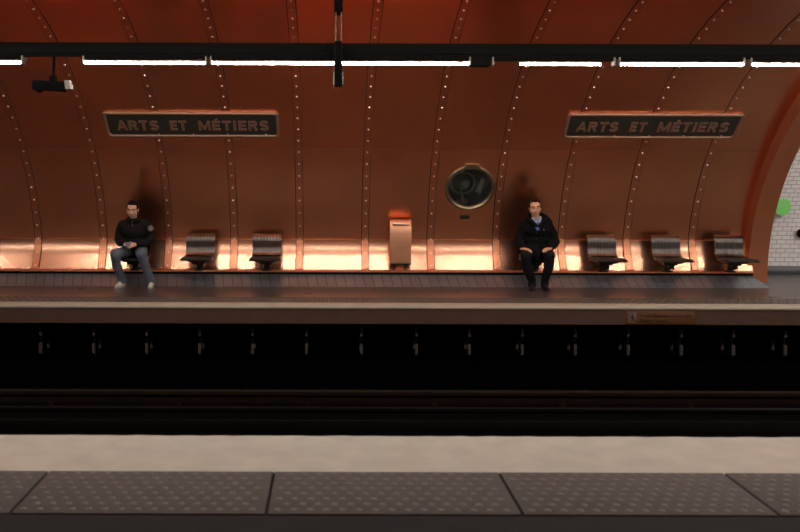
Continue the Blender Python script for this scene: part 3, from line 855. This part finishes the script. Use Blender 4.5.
mb = MB(); mb.box(-.005, .005, -.158, -.150, .93, 1.0, .001, rot=Matrix.Rotation(R(12), 4, 'X')); mb.ball((0, -.168, 1.0), .010, 10); mb.build('zipper_pull', M['zipper'], jk)
mb = MB(); mb.cyl((.250, -.052, .895), (.262, -.078, .895), .042, seg=24); mb.build('sleeve_patch', M['patch'], jk)
for s in (-1, 1):
    mb = MB(); mb.torus((s*.10 if s < 0 else .092, -.255, .666), .034, .011, V((-s*.6, -.75, 0)).to_track_quat('Z', 'Y').to_matrix(), 28, 8); mb.build('cuff', M['jacket'], jk)
mb = MB()
mb.ball((0, .10, .56), .14, 16, (1.15, .9, .7))
mb.chain([(-.08, .08, .545), (-.15, -.18, .535), (-.205, -.375, .53)], [.098, .088, .076])
mb.chain([(-.205, -.375, .53), (-.205, -.27, .36), (-.172, -.10, .13)], [.076, .070, .060])
mb.chain([(-.180, -.12, .16), (-.172, -.085, .105)], [.062, .064])
mb.chain([(.08, .08, .545), (.14, -.18, .535), (.185, -.375, .53)], [.098, .088, .076])
mb.chain([(.185, -.375, .53), (.215, -.27, .36), (.262, -.12, .14)], [.076, .070, .060])
mb.chain([(.255, -.13, .16), (.265, -.105, .105)], [.062, .064])
cloth(mb, 'jeans', M['denim'], t, .008, .026)
for hl, te in (((-.150, .0), (-.235, -.25)), ((.270, .0), (.290, -.27))):
    shoe('sneaker', hl, te, M['sneaker'], t)
tag(t, 'seated person in black jacket, blue jeans and white sneakers, hands together', 'person')
root1 = t
mb = MB(); mb.box(-.032, .032, -.007, .007, -.055, .055, .004)
o = mb.build('mobile_phone', M['phone']); o.location = V((-2.955-.005, 12.66-.352, .675)); o.rotation_euler = (R(-52), R(70), 0)
tag(o, 'small grey-blue phone held between the hands of the man in jeans', 'phone')

# ---- man in the black coat, hands on his thighs
t = empty('person', (3.17, 12.62, 0))
B = MB()
rot = Matrix.Rotation(R(4), 4, 'X') @ Matrix.Rotation(R(-2), 4, 'Y') @ Matrix.Rotation(R(-6), 4, 'Z')
hc = V((-.035, -.10, 1.228))
P_ = head(t, B, hc, rot, 'skin', wide=1.17)
B.chain([(0, -.0, 1.0), (-.01, -.05, 1.08), (-.03, -.08, 1.15)], [.065, .058, .058])
B.chain([(.02, .10, .56), (.02, .08, .72), (.01, .03, .9), (0, .0, 1.0)], [.10, .10, .11, .08])
EL = {-1: V((-.235, .02, .71)), 1: V((.285, .02, .71))}
KN = {-1: V((-.255, -.40, .535)), 1: V((.115, -.40, .535))}
AN = {-1: V((-.105, -.22, .12)), 1: V((.085, -.22, .12))}
WR = {-1: V((-.285, -.285, .628)), 1: V((.155, -.275, .632))}
for s in (-1, 1):
    B.chain([(0, .02, .94), (s*.18, .01, .95), EL[s], WR[s]], [.07, .045, .036, .026])
    B.chain([(.02, .10, .56), (s*.09+.01, .06, .55), KN[s], AN[s]], [.08, .065, .045, .03])
hand(B, WR[-1], (.74, -.66, -.10), (.0, -.15, .95), (.66, .74, 0), (10, 22, 18), 1.08)
hand(B, WR[1], (-.74, -.66, -.10), (.0, -.15, .95), (-.66, .74, 0), (10, 22, 18), 1.08)
blend(B, 'body', M['skin_tan'] if 'skin_tan' in M else M['skin2'], t, .0042, 2, .5)
mb = MB(); mb.ball(P_(0, .032, .042), .085, 24, (1.11, 1.08, .95), rot); mb.ball(P_(0, .006, .076), .060, 20, (.9, .95, .62), rot)
for s in (-1, 1): mb.ball(P_(s*.070, -.004, .024), .030, 12, (.55, 1.1, 1.35), rot)
mb.ball(P_(0, .064, -.010), .056, 16, (1.1, .7, 1.1), rot)
blend(mb, 'hair', M['hair'], t, .006, 3)
mb = MB()
mb.ball((.02, .10, .60), .18, 20, (1.2, .95, .9)); mb.ball((.02, .07, .74), .18, 20, (1.2, .92, 1)); mb.ball((.02, .03, .89), .18, 20, (1.25, .9, .85))
mb.cap((-.155, .015, .955), (.185, .015, .950), .090)
mb.cap((-.07, .02, 1.02), (.07, .02, 1.02), .075)
for s in (-1, 1):
    q = V((-.205, .04, .84)) if s < 0 else V((.262, .04, .83))
    mb.chain([(s*.175+.015, .01, .945), q, EL[s]+V((s*.012, 0, 0))], [.088, .080, .076])
    mb.chain([EL[s]+V((s*.01, 0, 0)), (EL[s]+WR[s])/2+V((0, 0, -.004)), WR[s]+V((0, .03, .002))], [.076, .070, .056])
# skirt of the coat over hips and thighs
mb.chain([(-.07, .08, .56), (-.14, -.10, .56), (-.185, -.22, .555)], [.12, .115, .105])
mb.chain([(.09, .08, .56), (.09, -.10, .56), (.105, -.22, .555)], [.12, .115, .105])
mb.chain([(-.04, -.05, .57), (-.045, -.24, .545), (-.045, -.27, .475)], [.12, .085, .045])
mb.ball((-.02, -.16, .50), .09, 14, (1.5, 1, .9))
jk = cloth(mb, 'coat', M['coat'], t, .008, .022)
# hood lying behind the neck, wide collar
mb = MB()
mb.chain([(-.120, -.01, 1.035), (-.095, .065, 1.085), (0, .095, 1.10), (.10, .075, 1.095), (.16, .015, 1.06), (.225, .0, 1.005)], [.046, .052, .058, .058, .054, .036])
mb.chain([(-.120, -.01, 1.035), (-.080, -.090, 1.02), (-.030, -.155, .96)], [.044, .038, .028]); mb.chain([(.16, .0, 1.05), (.072, -.092, 1.012), (.012, -.155, .955)], [.048, .038, .028])
hd = blend(mb, 'hood', M['coat'], jk, .008, 3)
mb = MB(); mb.ball((.085, -.150, .90), .012, 10); mb.build('button', M['zipper'], jk)
mb = MB()
for i in range(3): mb.cyl((-.02, -.145+.004*i, .86-.10*i), (-.02, -.16+.004*i, .86-.10*i), .011, seg=12)
mb.build('front_buttons', M['leather'], jk)
mb = MB(); mb.chain([(-.055, -.065, 1.06), (-.03, -.12, 1.00), (-.02, -.135, .93)], [.03, .03, .025]); mb.chain([(.05, -.055, 1.07), (.02, -.115, 1.02), (-.01, -.135, .94)], [.032, .032, .026])
sh = blend(mb, 'shirt', M['shirt'], t, .006, 2)
mb = MB(); mb.prism([(-.022, -.163, 1.005), (.002, -.163, 1.012), (.006, -.17, .985), (.016, -.172, .90), (-.012, -.174, .885), (-.034, -.172, .90), (-.022, -.17, .982)], (0, .014, 0))
mb.build('necktie', M['tie'], t)
mb = MB()
mb.ball((.02, .12, .56), .13, 16, (1.15, .9, .7))
mb.chain([(-.06, .08, .545), (-.17, -.18, .54), KN[-1]], [.09, .085, .078]); mb.chain([KN[-1], (-.205, -.32, .34), AN[-1]+V((0, 0, .02)), AN[-1]+V((0, 0, -.04))], [.078, .072, .060, .060])
mb.chain([(.10, .08, .545), (.11, -.18, .54), KN[1]], [.09, .085, .078]); mb.chain([KN[1], (.115, -.32, .34), AN[1]+V((0, 0, .02)), AN[1]+V((0, 0, -.04))], [.078, .072, .060, .060])
cloth(mb, 'trousers', M['slacks'], t, .008, .020)
for hl, te in (((-.100, -.13), (-.135, -.40)), ((.080, -.13), (.105, -.40))):
    shoe('shoe', hl, te, M['leather'], t, M['leather'])
tag(t, 'seated person in bulky black coat with blue shirt and tie, hands on thighs', 'person')
